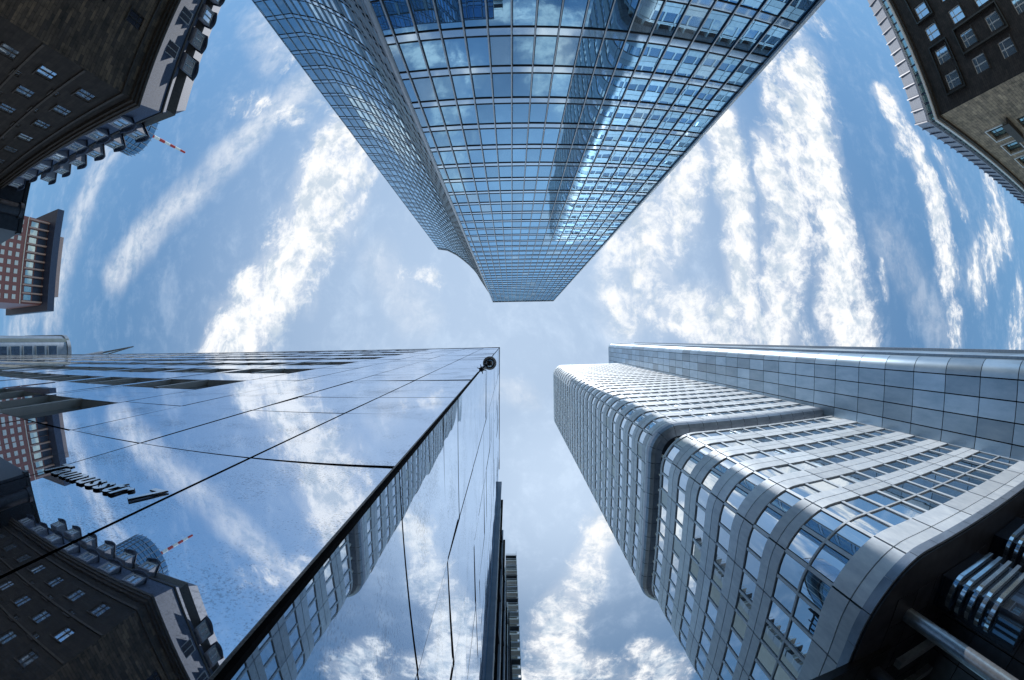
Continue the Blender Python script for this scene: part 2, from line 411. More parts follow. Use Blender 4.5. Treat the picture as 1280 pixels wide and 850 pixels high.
LK.new(dens, mixc.inputs['Factor']); LK.new(mixv.outputs['Result'], mixc.inputs['A']); LK.new(ccol.outputs['Result'], mixc.inputs['B'])
LK.new(mixc.outputs['Result'], bg.inputs['Color'])

S.view_settings.view_transform = 'Standard'; S.view_settings.look = 'None'; S.view_settings.exposure = .18; S.view_settings.gamma = 1
S.view_settings.use_curve_mapping = False
S.cycles.max_bounces = 7; S.cycles.glossy_bounces = 4; S.cycles.diffuse_bounces = 3; S.cycles.use_denoising = True
S.cycles.sample_clamp_indirect = 6

G = -1.6      # ground level; the camera is at eye height

# ================================================================== GLASS TOWER (top of the picture)
LEAN = (0.0, .0150)
HT = 142.6
roofpts = [(600.8,349),(597,342.4),(593,337.3),(586.6,330.8),(578.8,324.3),(571,318.5),(559.4,312.7),(547.8,311.1)]
wing = [(U(*q)[0]*HT, U(*q)[1]*HT-LEAN[1]*HT) for q in roofpts]
main_r, main_l = 12.65, -5.80
tp = Path([(main_r,-14.22),(main_l,-13.88),(-6.9,-16.6)]+wing, LEAN)
tower = thing('glass_tower', 'tall blue glass skyscraper with a flat front and a curved wing', 'skyscraper', (3,-22,G))
sh = MB(); tp.slab(sh, 0, tp.L, G, HT-.2, -.6, -.10); sh.build('wall_backing', M['tdark'], tower)
body = MB()
poly = [(q.x, q.y-.3) for q in tp.p[1:]]; poly = [(main_r-.3,-14.9),(main_l+.6,-14.9)]+[(q.x+.5,q.y-.7) for q in tp.p[2:]]+[(tp.p[-1].x+1,-46),(main_r-.3,-46)]
body.prism(poly, G, HT-.4, LEAN); body.build('building_body', M['tdark'], tower)
STO = 3.33; Z1 = 17.5
nst = int((HT-Z1)/STO)
levels = [Z1+k*STO for k in range(-5, nst+1)]
pitch = 1.045
mainM = [main_r-(0.02+pitch*n) for n in range(12, -6, -1)]       # path positions of mullions on the front
Lm = main_r-main_l
wl = tp.L-Lm; nw = int(round(wl/1.05)); wingM = [Lm+wl*k/nw for k in range(0, nw+1)]
marks = [0.0]+[m for m in mainM if m > .25]+wingM
panes = []; spans = MB()
for li, z in enumerate(levels):
    z0, z1 = z+.0, min(z+STO-.75, HT-.3)
    if z1-z0 < .6: continue
    for a, b in zip(marks, marks[1:]):
        p = MB(); tp.pane(p, a+.03, b-.03, z0+.04, z1-.04, 0, .006)
        panes.append((p, (M['tglass'] if random.random() > .07 else M['tblind']) if a < Lm-.01 else M['tglass2'], z, a))
panes.sort(key=lambda q: (q[3] >= Lm, q[2]) if q[2] > 10 else (True, 999))
many([(q[0], q[1]) for q in panes], 'window_pane', M['tglass'], tower)
for z in levels:
    b = MB(); tp.slab(b, 0, tp.L, z-.69, z-.06, -.04, .015); b.build('spandrel_band', M['tspan'], tower)
    b = MB(); tp.slab(b, 0, tp.L, z-.06, z+.01, -.04, .05); tp.slab(b, 0, tp.L, z-.76, z-.69, -.04, .05); b.build('transom', M['tdark'], tower)
for m in marks:
    b = MB(); e = .035
    a0, a1 = max(0, m-e), min(tp.L, m+e)
    e = .022; a0, a1 = max(0, m-e), min(tp.L, m+e)
    tp.slab(b, a0, a1, G, HT-.1, .0, .085); bo = b.build('mullion', M['tdark'] if m < Lm-.01 else M['tmull'], tower)
    b = MB(); e = .026; a0, a1 = max(0, m-e), min(tp.L, m+e)
    tp.slab(b, a0, a1, G, HT-.1, .086, .105); co_ = b.build('mullion_cap', M['tmull'], None); co_.parent = bo
b = MB(); tp.slab(b, 0, tp.L, HT-.35, HT+.25, -.5, .2); b.build('roof_parapet', M['tmull'], tower)
b = MB(); tp.slab(b, Lm-.10, Lm+.10, G, HT, .02, .16); b.build('corner_trim', M['tmull'], tower)
cb = MB()
cb.hexa([(main_r,-14.5,G),(main_r+.16,-14.5,G),(main_r+.16,-14.05,G),(main_r,-14.05,G),
         (main_r,-14.5+LEAN[1]*HT,HT),(main_r+.16,-14.5+LEAN[1]*HT,HT),(main_r+.16,-14.05+LEAN[1]*HT,HT),(main_r,-14.05+LEAN[1]*HT,HT)])
cb.build('corner_trim', M['tmull'], tower)

# ================================================================== SILVER TOWER (right)
silver = thing('silver_tower', 'silver aluminium high-rise with rounded corners and rows of windows', 'skyscraper', (13.2,8.2,G))
silver.rotation_euler = (0, 0, math.radians(-1.5))
def silver_block(x0, y0, y1, z0, z1, storey, first, rad, lim, xr=34.6, double=False, wh=1.8, wp=1.5):
    pp = Path(rounded([(xr,y1),(x0,y1),(x0,y0),(xr,y0)], rad, 12))
    bk = MB(); pp.slab(bk, 0, pp.L, z0+.05, z1-.05, -.5, -.14); bk.build('wall_backing', M['joint'], silver)
    wins = []
    nwin = int(pp.L/wp); pw = pp.L/nwin
    rows = []
    z = first
    while z+wh/2 < z1-.5:
        rows.append((z-wh/2, z+wh/2, 1)); z += storey
    if double: rows.insert(0, (first-storey*1.5-.9, first-storey*.5-.75, 2))
    edges = [z0]+[e for r in rows for e in r[:2]]+[z1]
    rings = [(edges[i], edges[i+1]) for i in range(0, len(edges), 2)]
    for (a, c) in rings:
        b = MB()
        hh = c-a; cut = [a, (a+c)/2, c] if hh < 4 else [a, a+hh/3, a+2*hh/3, c]
        for q0, q1 in zip(cut, cut[1:]):
            for k in range(0, nwin, 2):
                pp.slab(b, k*pw+.045, min(pp.L, (k+2)*pw)-.045, q0+.045, q1-.045, -.13, 0)
        for (a2, c2, kind) in rows:
            if abs(a2-c) > .01: continue
            for k in range(nwin+1):
                pp.slab(b, max(0, k*pw-.10), min(pp.L, k*pw+.10), a2-.02, c2+.02, -.12, -.03)
        b.build('facade_band', M['alu'], silver)
    for (a, c, kind) in rows:
        if kind == 2:
            b = MB(); pp.slab(b, 0, pp.L, (a+c)/2-.08, (a+c)/2+.08, -.12, -.02); b.build('window_bar', M['alu'], silver)
        for k in range(nwin):
            p = MB()
            for (q0, q1) in ([(a, c)] if kind == 1 else [(a, (a+c)/2-.08), ((a+c)/2+.08, c)]):
                pp.pane(p, k*pw+.15, (k+1)*pw-.15, q0+.04, q1-.04, -.10, .006)
            s_mid = (k+.5)*pw
            q = pp.at(s_mid, a)
            m = M['sglass'] if random.random() > .06 else M['blind']
            wins.append((p, m, (q.x**2+q.y**2)**.5+abs(a)*1.0+(500 if s_mid < xr-x0-rad else 0)))
    wins.sort(key=lambda t: t[2])
    return pp, wins
bp1, w1 = silver_block(13.2, 8.2, 28.6, 43.0, 150.0, 4.28, 46.2, 3.0, 0)
bp2, w2 = silver_block(13.75, 8.75, 28.2, 11.1, 40.6, 4.35, 21.7, 3.4, 0, double=True, wh=1.9, wp=1.5)
allw = w2+w1
many([(a, b) for a, b, c in allw], 'window', M['sglass'], silver)
def plan_poly(pp, d=0.0, n=60):
    return [(q.x, q.y) for q in (pp.at(c, 0, d) for c in pp.c)]
for pp, z0, z1 in ((bp1, 43.0, 150.0), (bp2, 11.1, 40.6)):
    b = MB(); b.prism(plan_poly(pp, -.45), z0+.1, z1-.1); b.build('building_body', M['joint'], silver)
# rounded soffit lip of the upper block
b = MB()
prof = [(.02, 43.5), (.02, 42.75), (-.12, 42.35), (-.45, 42.1), (-1.1, 42.0)]
for (d0, z0), (d1, z1) in zip(prof, prof[1:]):
    k = 0.0
    while k < bp1.L-.1:
        e = min(bp1.L, k+1.6)
        for u, v in zip(bp1.cuts(k+.02, e-.02), bp1.cuts(k+.02, e-.02)[1:]):
            b.quad(bp1.at(u, z0, d0), bp1.at(v, z0, d0), bp1.at(v, z1, d1), bp1.at(u, z1, d1))
        k += 1.6
b.build('soffit_edge', M['alud'], silver)
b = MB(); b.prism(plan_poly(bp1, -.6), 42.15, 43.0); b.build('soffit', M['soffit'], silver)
# recessed floor between the blocks, pale posts against black
b = MB(); rp = Path(rounded([(34.6,26.6),(15.0,26.6),(15.0,10.0),(34.6,10.0)], 2.4, 8)); b.prism(plan_poly(rp), 38.4, 42.2); b.build('recessed_floor', M['joint'], silver)
b = MB()
for k in range(0, int(rp.L/1.6)): rp.slab(b, k*1.6, k*1.6+.18, 38.4, 42.15, 0, .9)
b.build('recess_post', M['frame'], silver)
b = MB(); b.prism(plan_poly(bp2, -.2), 40.5, 40.75); b.build('roof_edge', M['alu'], silver)
# bottom apron of the lower block and its dark underside
b = MB()
for (z0, z1, d) in ((11.1, 11.75, .03),):
    k = 0
    while k < bp2.L-.1:
        e = min(bp2.L, k+1.6); bp2.slab(b, k+.02, e-.02, z0, z1, -.1, d); k += 1.6
b.build('bottom_apron', M['alud'], silver)
b = MB(); xx = 14.2
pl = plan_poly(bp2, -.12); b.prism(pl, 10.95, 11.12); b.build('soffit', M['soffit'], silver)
# service core with big flush panels
cx0, cx1, cy0, cy1, ch = 34.6, 47.5, 1.98, 26.0, 164.0
cp = Path(rounded([(cx1, cy0), (cx1,cy1)][::-1][:0]+[(cx0,cy1),(cx0,cy0),(cx1,cy0),(cx1,cy1)], 1.3, 6))
b = MB(); b.prism(plan_poly(cp, -.08), G, ch-.05); b.build('core_backing', M['joint'], silver)
zs = []; z = 15.4-4.12*4
while z < ch: zs.append(z); z += 4.12
zs.append(ch)
# strips: 1.5 m wide panels measured from the rounded corner
cw = cy1-cy0
marks_c = []
s_corner = cp.c[1]
L0 = s_corner
k = 0; st = []
while L0-k*1.5 > .2: st.append(L0-k*1.5); k += 1
st = [0.0]+sorted(st)
s_end = cp.c[7]
st.append(s_end)
x = s_end
while x+3.2 < cp.L-.5: x += 3.2; st.append(x)
st.append(cp.L)
panels = []
for i, (a, c) in enumerate(zip(zs, zs[1:])):
    for u, v in zip(st, st[1:]):
        if v < 12: continue
        p = MB(); cp.slab(p, u+.045, v-.045, a+.045, c-.045, -.06, 0.0)
        q = cp.at((u+v)/2, a)
        panels.append((p, None, a+(0 if v <= s_end+.01 and u > L0-8 else 400)))
panels.sort(key=lambda t: t[2] if t[2] > 8 else 999)
many([(a, b) for a, b, c in panels], 'cladding_panel', M['core'], silver)
b = MB(); cp.slab(b, s_end+.1, s_end+.25, G, ch-.2, 0, .22); cp.slab(b, s_end+8.5, s_end+8.8, G, ch, 0, .3); b.build('guide_rail', M['steel'], silver)
b = MB()
for i in range(12):
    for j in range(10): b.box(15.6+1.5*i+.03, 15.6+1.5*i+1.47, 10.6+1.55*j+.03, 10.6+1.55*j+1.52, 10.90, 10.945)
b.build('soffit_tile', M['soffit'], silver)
# ground floor hall under the overhang: rounded dark volumes, louvre stacks, beams
hp = Path(rounded([(36,24),(20.5,24),(20.5,11.6),(36,11.6)], 3.2, 10))
b = MB()
for k in range(0, int(hp.L/1.9)):
    for zz in (G, 1.6, 4.8, 8.0):
        hp.slab(b, k*1.9+.03, k*1.9+1.87, zz+.03, min(zz+3.2, 10.9)-.03, -.3, 0)
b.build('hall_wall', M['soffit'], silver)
b = MB(); b.prism(plan_poly(hp, -.25), G, 10.9); b.build('hall_body', M['black'], silver)
for (xc, yc, n, zt) in ((19.6,10.9,5,9.9), (25.2,10.6,5,9.6), (31.2,10.4,4,9.6)):
    lo = None
    b = MB()
    for k in range(n):
        zz = zt-k*.75
        q = Path(rounded([(xc+3.0,yc+1.2),(xc-.9,yc+1.2),(xc-.9,yc-.6),(xc+3.0,yc-.6)], .8, 5))
        q.slab(b, 0, q.L, zz-.30, zz, -.25, 0)
    b.build('louvre_stack', M['chrome'], silver)
    b = MB(); b.prism([(xc-.5,yc-.3),(xc+3,yc-.3),(xc+3,yc+1.3),(xc-.5,yc+1.3)], zt-n*.75-1.5, 10.9); b.build('louvre_box', M['wdark'], silver)
for (a, c, r) in (((16.9,11.9,G),(16.9,11.9,10.95),.34), ((16.9,21.0,G),(16.9,21.0,10.95),.34), ((27.0,10.9,G),(27.0,10.9,10.95),.3)):
    b = MB(); b.tube(a, c, r, n=24); b.build('round_column', M['steel'], silver, True)
for (x0, x1, y0, z0) in ((16.5,20.4,16.2,9.6), (16.5,20.4,13.9,9.7), (16.5,20.4,18.6,9.6)):
    b = MB(); b.box(x0, x1, y0, y0+.4, z0, z0+.5); b.build('soffit_beam', M['steel'], silver)
b = MB()
for k in range(6): b.box(10.2+k*1.0, 11.16+k*1.0, 13.35, 19.5, 10.62, 11.0)
b.box(10.2,16.2,13.28,13.42,10.55,11.06); b.build('canopy', M['black'], silver)
for yy in (14.6, 21.5):
    b = MB(); b.lathe((15.6, yy, G), [(.42,0),(.42,12.5)], 24); b.build('column', M['soffit'], silver, True)

# ================================================================== MIRROR GLASS BUILDING (left)
LB = (-.0064, -.0078)
HB = 32.0
cnr = (-.645, .765)
slope = -.023
xl = -74.0
bx = MB()
ap = Path([(xl, cnr[1]+slope*(xl-cnr[0])), cnr, (-.70, 9.4)], LB)
La = (Vector(ap.p[1])-Vector(ap.p[0])).length
mirror = thing('mirror_glass_building', 'low office building clad in mirror glass with thin black joints and deep window openings', 'office building', (-20,8,G))
def sA(x): return La-abs(cnr[0]-x)*math.sqrt(1+slope**2)
joints = [-.9, 2.59, 4.5, 5.81, 8.2, 9.51, 11.9, 13.2, 15.6, 16.9, 19.3, 20.6, 23.0, 24.3, 26.7, 28.0, 30.4, 32.0]
vj = [sA(-1.69), sA(-2.85), sA(-4.0)]
# bays with deep window openings further along
rights = [-5.2-2.45*k for k in range(28)]
holes = []
tops = [4.35+3.7*k for k in range(8)]
pa = []; pb = []
def addp(a, c, z0, z1, lst, tilt=.006, g=.014):
    p = MB(); ap.pane(p, a+g, c-g, z0+g, z1-g, 0, tilt); lst.append((p, None, ap.at((a+c)/2, z0).length))
vs = [La]+vj+[sA(-5.2)]
for z0, z1 in zip(joints, joints[1:]):
    for a, c in zip(vs, vs[1:]): addp(c, a, z0, z1, pa)
win_items = []; reveals = []
for bi, xr_ in enumerate(rights):
    xlft = xr_-2.2; s0, s1 = sA(xlft), sA(xr_)
    s2 = sA(xlft-.25)
    zlo = joints[0]
    for ti, zt in enumerate(tops):
        zb = zt-1.75
        addp(s0, s1, max(zlo, -.9), zb, pa)             # panel under the opening
        r = MB()
        dep = -.11
        for (u0, u1, q0, q1) in ((s0, s0, zb, zt), (s1, s1, zb, zt)):
            r.quad(ap.at(u0,q0,0), ap.at(u0,q1,0), ap.at(u0,q1,dep), ap.at(u0,q0,dep))
        r.quad(ap.at(s0,zb,0), ap.at(s1,zb,0), ap.at(s1,zb,dep), ap.at(s0,zb,dep))
        r.quad(ap.at(s0,zt,0), ap.at(s1,zt,0), ap.at(s1,zt,dep), ap.at(s0,zt,dep))
        sm = (s0+s1)/2; ap.slab(r, sm-.06, sm+.06, zb, zt, dep, .01)
        g = MB(); ap.pane(g, s0, s1, zb, zt, dep)
        win_items.append((r, g, ap.at(s0, zt).length))
        zlo = zt
    addp(s0, s1, zlo, 32.0, pa)
    for z0, z1 in zip([-.9]+tops, tops+[32.0]): addp(s2, s0, z0, z1, pa)
pa.sort(key=lambda t: t[2])
many([(a, b) for a, b, c in pa], 'glass_panel', M['mirror'], mirror, 60)
vB = [La+.0, La+1.62, La+3.15, La+4.7, La+6.2, La+7.7, ap.L]
for z0, z1 in zip(joints, joints[1:]):
    for a, c in zip(vB, vB[1:]): addp(a, c, z0, z1, pb, .008)
pb.sort(key=lambda t: t[2])
many([(a, b) for a, b, c in pb], 'side_panel', M['mirrorb'], mirror, 40)
win_items.sort(key=lambda t: t[2])
for i, (r, g, d) in enumerate(win_items[:90]):
    f = r.build('window_reveal', M['reveal'], mirror); f2 = g.build('window', M['wmid'], mirror)
R, Gg = MB(), MB()
for r, g, d in win_items[90:]:
    for src, dst in ((r, R), (g, Gg)):
        n = len(dst.v); dst.v += src.v; dst.f += [tuple(n+j for j in f) for f in src.f]
R.build('window_reveal', M['reveal'], mirror)['kind'] = 'stuff'; Gg.build('window', M['wmid'], mirror)['kind'] = 'stuff'
# black backing right behind the panes shows in the joints (only where there are no openings)
b = MB(); ap.slab(b, sA(-5.18), ap.L, G, HB-.02, -.1, -.012)
ap.slab(b, 0, sA(-5.18), G, .2, -.1, -.02); b.build('joint_backing', M['joint'], mirror)
b = MB(); b.prism([(xl, 3.6), (-1.5, 2.0), (-1.5, 9.4), (xl, 14)], G, HB-.05, LB); b.build('building_body', M['joint'], mirror)
b = MB()
q = Path([ap.p[0], ap.p[1]], LB)
q.slab(b, 0, sA(-5.18), 0, HB-.03, -.7, -.45); b.build('wall_backing', M['joint'], mirror)
b = MB(); ap.slab(b, 0, ap.L, HB, HB+.12, -.5, .02); b.build('roof_edge', M['steel'], mirror)
b = MB(); ap.slab(b, La-.022, La+.022, G, 31.9, -.03, .016); b.build('corner_gap', M['joint'], mirror)
b = MB(); ap.slab(b, La-.033, La-.0225, G, 9.8, -.02, .018); b.build('corner_profile', M['corner'], mirror)

# address lettering standing off the glass
def text_mesh(body, size, depth, bold):
    c = bpy.data.curves.new('lettering', 'FONT'); c.body = body; c.size = size; c.extrude = depth; c.shear = .26; c.offset = bold
    c.space_character = 1.16
    o = bpy.data.objects.new('tmp', c); COL.objects.link(o)
    bpy.context.view_layer.update()
    me = bpy.data.meshes.new_from_object(o.evaluated_get(bpy.context.evaluated_depsgraph_get()))
    bpy.data.objects.remove(o); return me
me = text_mesh('Taunusstr 7', .30, .0035, .0095); me.materials.append(M['black'])  # bolder black copy: letter sides plus their dark reflection painted as an outline
ln = bpy.data.objects.new('address_lettering', me); COL.objects.link(ln)
xs = [v.co.x for v in me.vertices]; wtx = max(xs)-min(xs)
sc = 1.12/wtx
ln.scale = (sc, 1.05, 1)
ln.rotation_euler = (math.pi/2, 0, math.atan(slope)); ln.location = ap.at(sA(-2.89), 1.525, .007)
mf = text_mesh('Taunusstr 7', .30, .0006, .0055); mf.materials.append(M['letterface'])
lf = bpy.data.objects.new('letter_face', mf); COL.objects.link(lf); lf.parent = ln; lf.location = (0, 0, .0048)
tag(ln, 'raised slanted address letters with black edges standing on the mirror glass wall', 'lettering')
# dome camera at the building corner
dc = thing('dome_camera', 'round dark dome camera in a pale ring on a short arm at the glass corner', 'security camera', (-.70,.68,10.2))
hc = Vector((*U(612,454), 1))*11.3
fx = ap.at(La, 10.3, .0)
b = MB(); b.lathe(hc, [(.03,.42),(.10,.40),(.155,.30),(.165,.10),(.165,.0),(.145,-.015)], 36); b.build('housing', M['black'], dc, True)
b = MB(); b.lathe(hc, [(.158,-.01),(.158,-.04),(.122,-.04),(.122,-.01)], 36); b.build('ring', M['white'], dc, True)
b = MB(); b.lathe(hc, [(.112,-.01),(.10,-.06),(.072,-.105),(.036,-.13),(.005,-.137)], 32); b.build('dome', glass('smoked_dome', (.6,.6,.65), (.005,.005,.006), .15, .03), dc, True)
b = MB(); b.tube(fx+Vector((.02,-.02,.2)), hc+Vector((-.10,.10,.28)), .055, .055); b.build('arm', M['steel'], dc, True)
b = MB()
for k in range(6):
    w_ = k*math.pi/3+.3; b.tube(fx+Vector((.03,-.03,.1)), fx+Vector((.03,-.03,.1))+Vector((math.cos(w_)*.11, math.sin(w_)*.11, .02)), .018, .006, 8)
b.build('clamp', M['black'], dc)

# ================================================================== STONE BUILDINGS
def facade(parent, pp, z0, z1, wins, wallmat, dep=.28, glassm=None, names=('wall','window'), split=2, framem=None, seglabel=None):
    """wins: list of (s_center, z_center, width, height). Wall grid with real openings."""
    ss = sorted(set([0.0, round(pp.L,4)]+[round(c,4) for c in pp.c]+[round(w[0]+k*w[2]/2,4) for w in wins for k in (-1,1)]))
    zz = sorted(set([z0, z1]+[round(w[1]+k*w[3]/2,4) for w in wins for k in (-1,1)]))
    wall = MB()
    def inside(s, z): return any(abs(s-w[0]) < w[2]/2 and abs(z-w[1]) < w[3]/2 for w in wins)
    for c0, c1 in zip(zz, zz[1:]):
        run = None
        for a, b in zip(ss, ss[1:]):
            if inside((a+b)/2, (c0+c1)/2): continue
            pp.pane(wall, a, b, c0, c1, 0)
    for (s, z, w_, h) in wins:
        a, b, c, d = s-w_/2, s+w_/2, z-h/2, z+h/2
        for u in (a, b): wall.quad(pp.at(u,c,0), pp.at(u,d,0), pp.at(u,d,-dep), pp.at(u,c,-dep))
        for v in (c, d): wall.quad(pp.at(a,v,0), pp.at(b,v,0), pp.at(b,v,-dep), pp.at(a,v,-dep))
    wall.build(names[0], wallmat, parent)
    for (s, z, w_, h) in wins:
        a, b, c, d = s-w_/2, s+w_/2, z-h/2, z+h/2
        f = MB(); t = .07
        pp.slab(f, a, a+t, c, d, -dep, -dep+.1); pp.slab(f, b-t, b, c, d, -dep, -dep+.1)
        pp.slab(f, a+t, b-t, c, c+t, -dep, -dep+.1); pp.slab(f, a+t, b-t, d-t, d, -dep, -dep+.1)
        for k in range(1, split): 
            m_ = a+(b-a)*k/split; pp.slab(f, m_-t/2, m_+t/2, c+t, d-t, -dep, -dep+.08)
        pp.slab(f, a+t, b-t, z+h*.18, z+h*.18+.06, -dep, -dep+.07)
        fo = f.build(names[1], framem or M['frame'], parent)
        sb = MB(); pp.slab(sb, a-.12, b+.12, c-.16, c-.002, -dep, .14); so_ = sb.build('sill', M['cornice'], None); so_.parent = fo
        g = MB(); pp.pane(g, a, b, c, d, -dep+.02, .012)
        go = g.build('pane', glassm or M['wlight'], None); go.parent = fo

def dormer(parent, pp, s, z, d, w_, h, back):
    """dormer with side cheeks, arched hood and a window"""
    b = MB()
    pp.slab(b, s-w_/2, s-w_/2+.22, z, z+h, d-back, d); pp.slab(b, s+w_/2-.22, s+w_/2, z, z+h, d-back, d)
    pp.slab(b, s-w_/2+.22, s+w_/2-.22, z, z+.25, d-back, d+.08)
    do = b.build('dormer', M['slatel'], parent)
    hd = MB(); n = 8
    pts = [(-w_/2-.22+(w_+.44)*k/n, z+h+.42*math.sin(math.pi*k/n)) for k in range(n+1)]
    for (u0, q0), (u1, q1) in zip(pts, pts[1:]):
        hd.hexa([pp.at(s+u0,q0,d+.3), pp.at(s+u1,q1,d+.3), pp.at(s+u1,q1,d-back), pp.at(s+u0,q0,d-back),
                 pp.at(s+u0,q0+.14,d+.3), pp.at(s+u1,q1+.14,d+.3), pp.at(s+u1,q1+.14,d-back), pp.at(s+u0,q0+.14,d-back)])
    pp.slab(hd, s-w_/2+.2, s+w_/2-.2, z+h-.12, z+h+.3, d-.3, d-.1)
    ho = hd.build('hood', M['slate'], None); ho.parent = do
    f = MB(); a, c = s-w_/2+.24, s+w_/2-.24
    for u in (a, (a+c)/2-.04, c-.09): pp.slab(f, u, u+.09, z+.27, z+h-.13, d-.14, d-.04)
    pp.slab(f, a+.09, c-.09, z+.27, z+.36, d-.14, d-.05); pp.slab(f, a+.09, c-.09, z+h-.22, z+h-.13, d-.14, d-.05)
    fo = f.build('window_frame', M['frame'], None); fo.parent = do
    g = MB(); pp.pane(g, a, c, z+.3, z+h-.15, d-.12); go = g.build('pane', M['wlight'], None); go.parent = do

# --- left stone corner building
stl = thing('stone_corner_building', 'dark sandstone corner building with slate mansard roof and rows of dormers', 'building', (-45,-30,G))
sp = Path([(-32.0,-70),(-32.0,-20.3),(-63.5,-19.6)])
Lc = sp.c[1]
wl_ = []
for k in range(7):
    s = Lc+3.4+4.25*k
    for z in (20.1, 14.6, 9.4): 
        if s+1 < sp.L: wl_.append((s, z, 1.5, 2.3))
    if s+3 < sp.L: wl_.append((s+2.1, 17.4, .9, 1.1)); wl_.append((s+2.1, 12.0, .9, 1.1))
for k in range(7):
    for z in (20.4, 14.6): wl_.append((Lc-7.0-4.2*k, z, 1.5, 2.3))
spA = Path([sp.p[0], sp.p[1]]); spB = Path([sp.p[1], sp.p[2]])
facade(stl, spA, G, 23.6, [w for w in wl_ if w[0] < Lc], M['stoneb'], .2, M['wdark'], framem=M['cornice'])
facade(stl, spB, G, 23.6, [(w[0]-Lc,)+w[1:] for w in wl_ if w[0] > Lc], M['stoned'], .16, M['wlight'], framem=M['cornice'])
for (z0, z1, d) in ((22.3,22.6,.18), (23.6,23.95,.35), (23.95,24.3,.62), (24.3,24.62,.8)):
    b = MB(); sp.slab(b, 0, sp.L, z0, z1, -.3, d); b.build('cornice', M['cornice'], stl)
for z in (17.2, 11.7):
    b = MB(); spB.slab(b, 0, spB.L, z-.2, z+.1, -.1, .16); b.build('string_course', M['cornice'], stl)
b = MB()
sl_prof = [(.25,24.62),(-1.5,29.8),(-8.0,40.0),(-9.0,40.4)]
def sloped(mb, pp, prof, a=None, c=None):
    for (d0,z0),(d1,z1) in zip(prof, prof[1:]):
        cu = pp.cuts(0 if a is None else a, pp.L if c is None else c)
        for u, v in zip(cu, cu[1:]): mb.quad(pp.at(u,z0,d0), pp.at(v,z0,d0), pp.at(v,z1,d1), pp.at(u,z1,d1))
sloped(b, sp, sl_prof); b.build('mansard_roof', M['slate'], stl)
b = MB(); sp.slab(b, 0, sp.L, 29.6, 29.85, -2.0, -1.3); b.build('roof_ledge', M['cornice'], stl)
b = MB(); b.prism([(-34.5,-70),(-34.5,-23),(-63.4,-22.3),(-63.4,-70)], G, 33.0); b.build('building_body', M['cornice'], stl)
for k in range(7):
    s = Lc+4.4+4.3*k
    if s < sp.L-1: dormer(stl, sp, s, 25.5, .15, 2.2, 2.1, 1.8)
    if s+1.2 < sp.L-.6: dormer(stl, sp, s+1.4, 30.2, -.9, 2.0, 1.9, 3.2)
for k in range(7):
    s = Lc-6.9-3.7*k; dormer(stl, sp, s, 30.7, -1.3, 2.2, 2.0, 3.4)
    if k < 5:
        f = MB(); sp.slab(f, Lc-7.1-4.6*k-.8, Lc-7.1-4.6*k+.8, 26.1, 28.3, -1.3, -.35); fo = f.build('roof_window', M['frame'], stl)
        g = MB(); 
        for q in (-.72, .04): sp.pane(g, Lc-7.1-4.6*k+q, Lc-7.1-4.6*k+q+.68, 26.2, 28.2, -.34)
        go = g.build('pane', M['wdark'], None); go.parent = fo

# --- right stone corner building
strt_ = thing('stone_corner_building', 'dark stone corner building with framed windows and a ribbed metal roof', 'building', (60,-40,G))
rp_ = Path([(100,-15.2),(39.9,-20.9),(39.9,-75)])
L1 = rp_.c[1]
rA, rB = Path([rp_.p[0], rp_.p[1]]), Path([rp_.p[1], rp_.p[2]])
wr = []
for k in range(12):
    for z in (20.0, 15.6, 11.4, 7.0): wr.append((2.7+2.85*k, z, 1.65, 1.95))
facade(strt_, rB, G, 23.4, wr, M['stonet'], .22, M['wlight'])
wa = []
for k in range(11):
    for z in (19.6, 15.0, 10.4): wa.append((L1-7.6-4.0*k, z, 2.3, 2.2))
facade(strt_, rA, G, 23.4, wa, M['sand'], .35, M['green'], split=3, framem=M['cornice'])
def surround(pp, s, z, w_, h, m=M['corner'], t=.16, d=.3):
    b = MB()
    pp.slab(b, s-w_/2-t, s-w_/2, z-h/2-t, z+h/2+t, -.1, d); pp.slab(b, s+w_/2, s+w_/2+t, z-h/2-t, z+h/2+t, -.1, d)
    pp.slab(b, s-w_/2, s+w_/2, z-h/2-t, z-h/2, -.1, d); pp.slab(b, s-w_/2, s+w_/2, z+h/2, z+h/2+t, -.1, d)
    return b.build('window_surround', m, strt_)
surround(rB, 4.12, 20.0, 5.2, 2.7); surround(rB, 5.6, 13.5, 2.6, 7.0) ; surround(rB, 12.7, 20.0, 5.2, 2.7)
for k in range(8):
    surround(rA, L1-7.6-4.0*k, 19.6, 2.7, 2.6, M['frame'], .14, .12)
    if k % 2 == 0:
        b = MB(); s = L1-7.6-4.0*k; rA.slab(b, s-2.2, s+2.2, 16.9, 17.1, -.1, .7)
        rA.slab(b, s-2.2, s+2.2, 17.1, 18.0, .6, .7); b.build('balcony', M['cornice'], strt_)
for (z0, z1, d, m) in ((23.4,23.75,.35,'cornice'), (23.75,24.05,.6,'frame')):
    b = MB(); rp_.slab(b, 0, rp_.L, z0, z1, -.3, d); b.build('cornice', M[m], strt_)
b = MB(); rp_.slab(b, 0, rp_.L, 24.05, 25.6, -1.2, -.45); b.build('clerestory', M['slab'], strt_)
its = []
for k in range(int(rp_.L/1.15)):
    p = MB(); rp_.pane(p, k*1.15+.12, k*1.15+1.03, 24.3, 25.4, -.43); its.append((p, None, abs(k*1.15-L1)))
its.sort(key=lambda t: t[2]); many([(a,b) for a,b,c in its], 'clerestory_window', M['green'], strt_, 60)
b = MB(); sloped(b, rp_, [(-.1,25.5),(-1.0,28.0),(-5,28.6)]); rp_.slab(b, 0, rp_.L, 25.4, 25.56, -.6, .0); b.build('roof', M['slatel'], strt_)
its = []
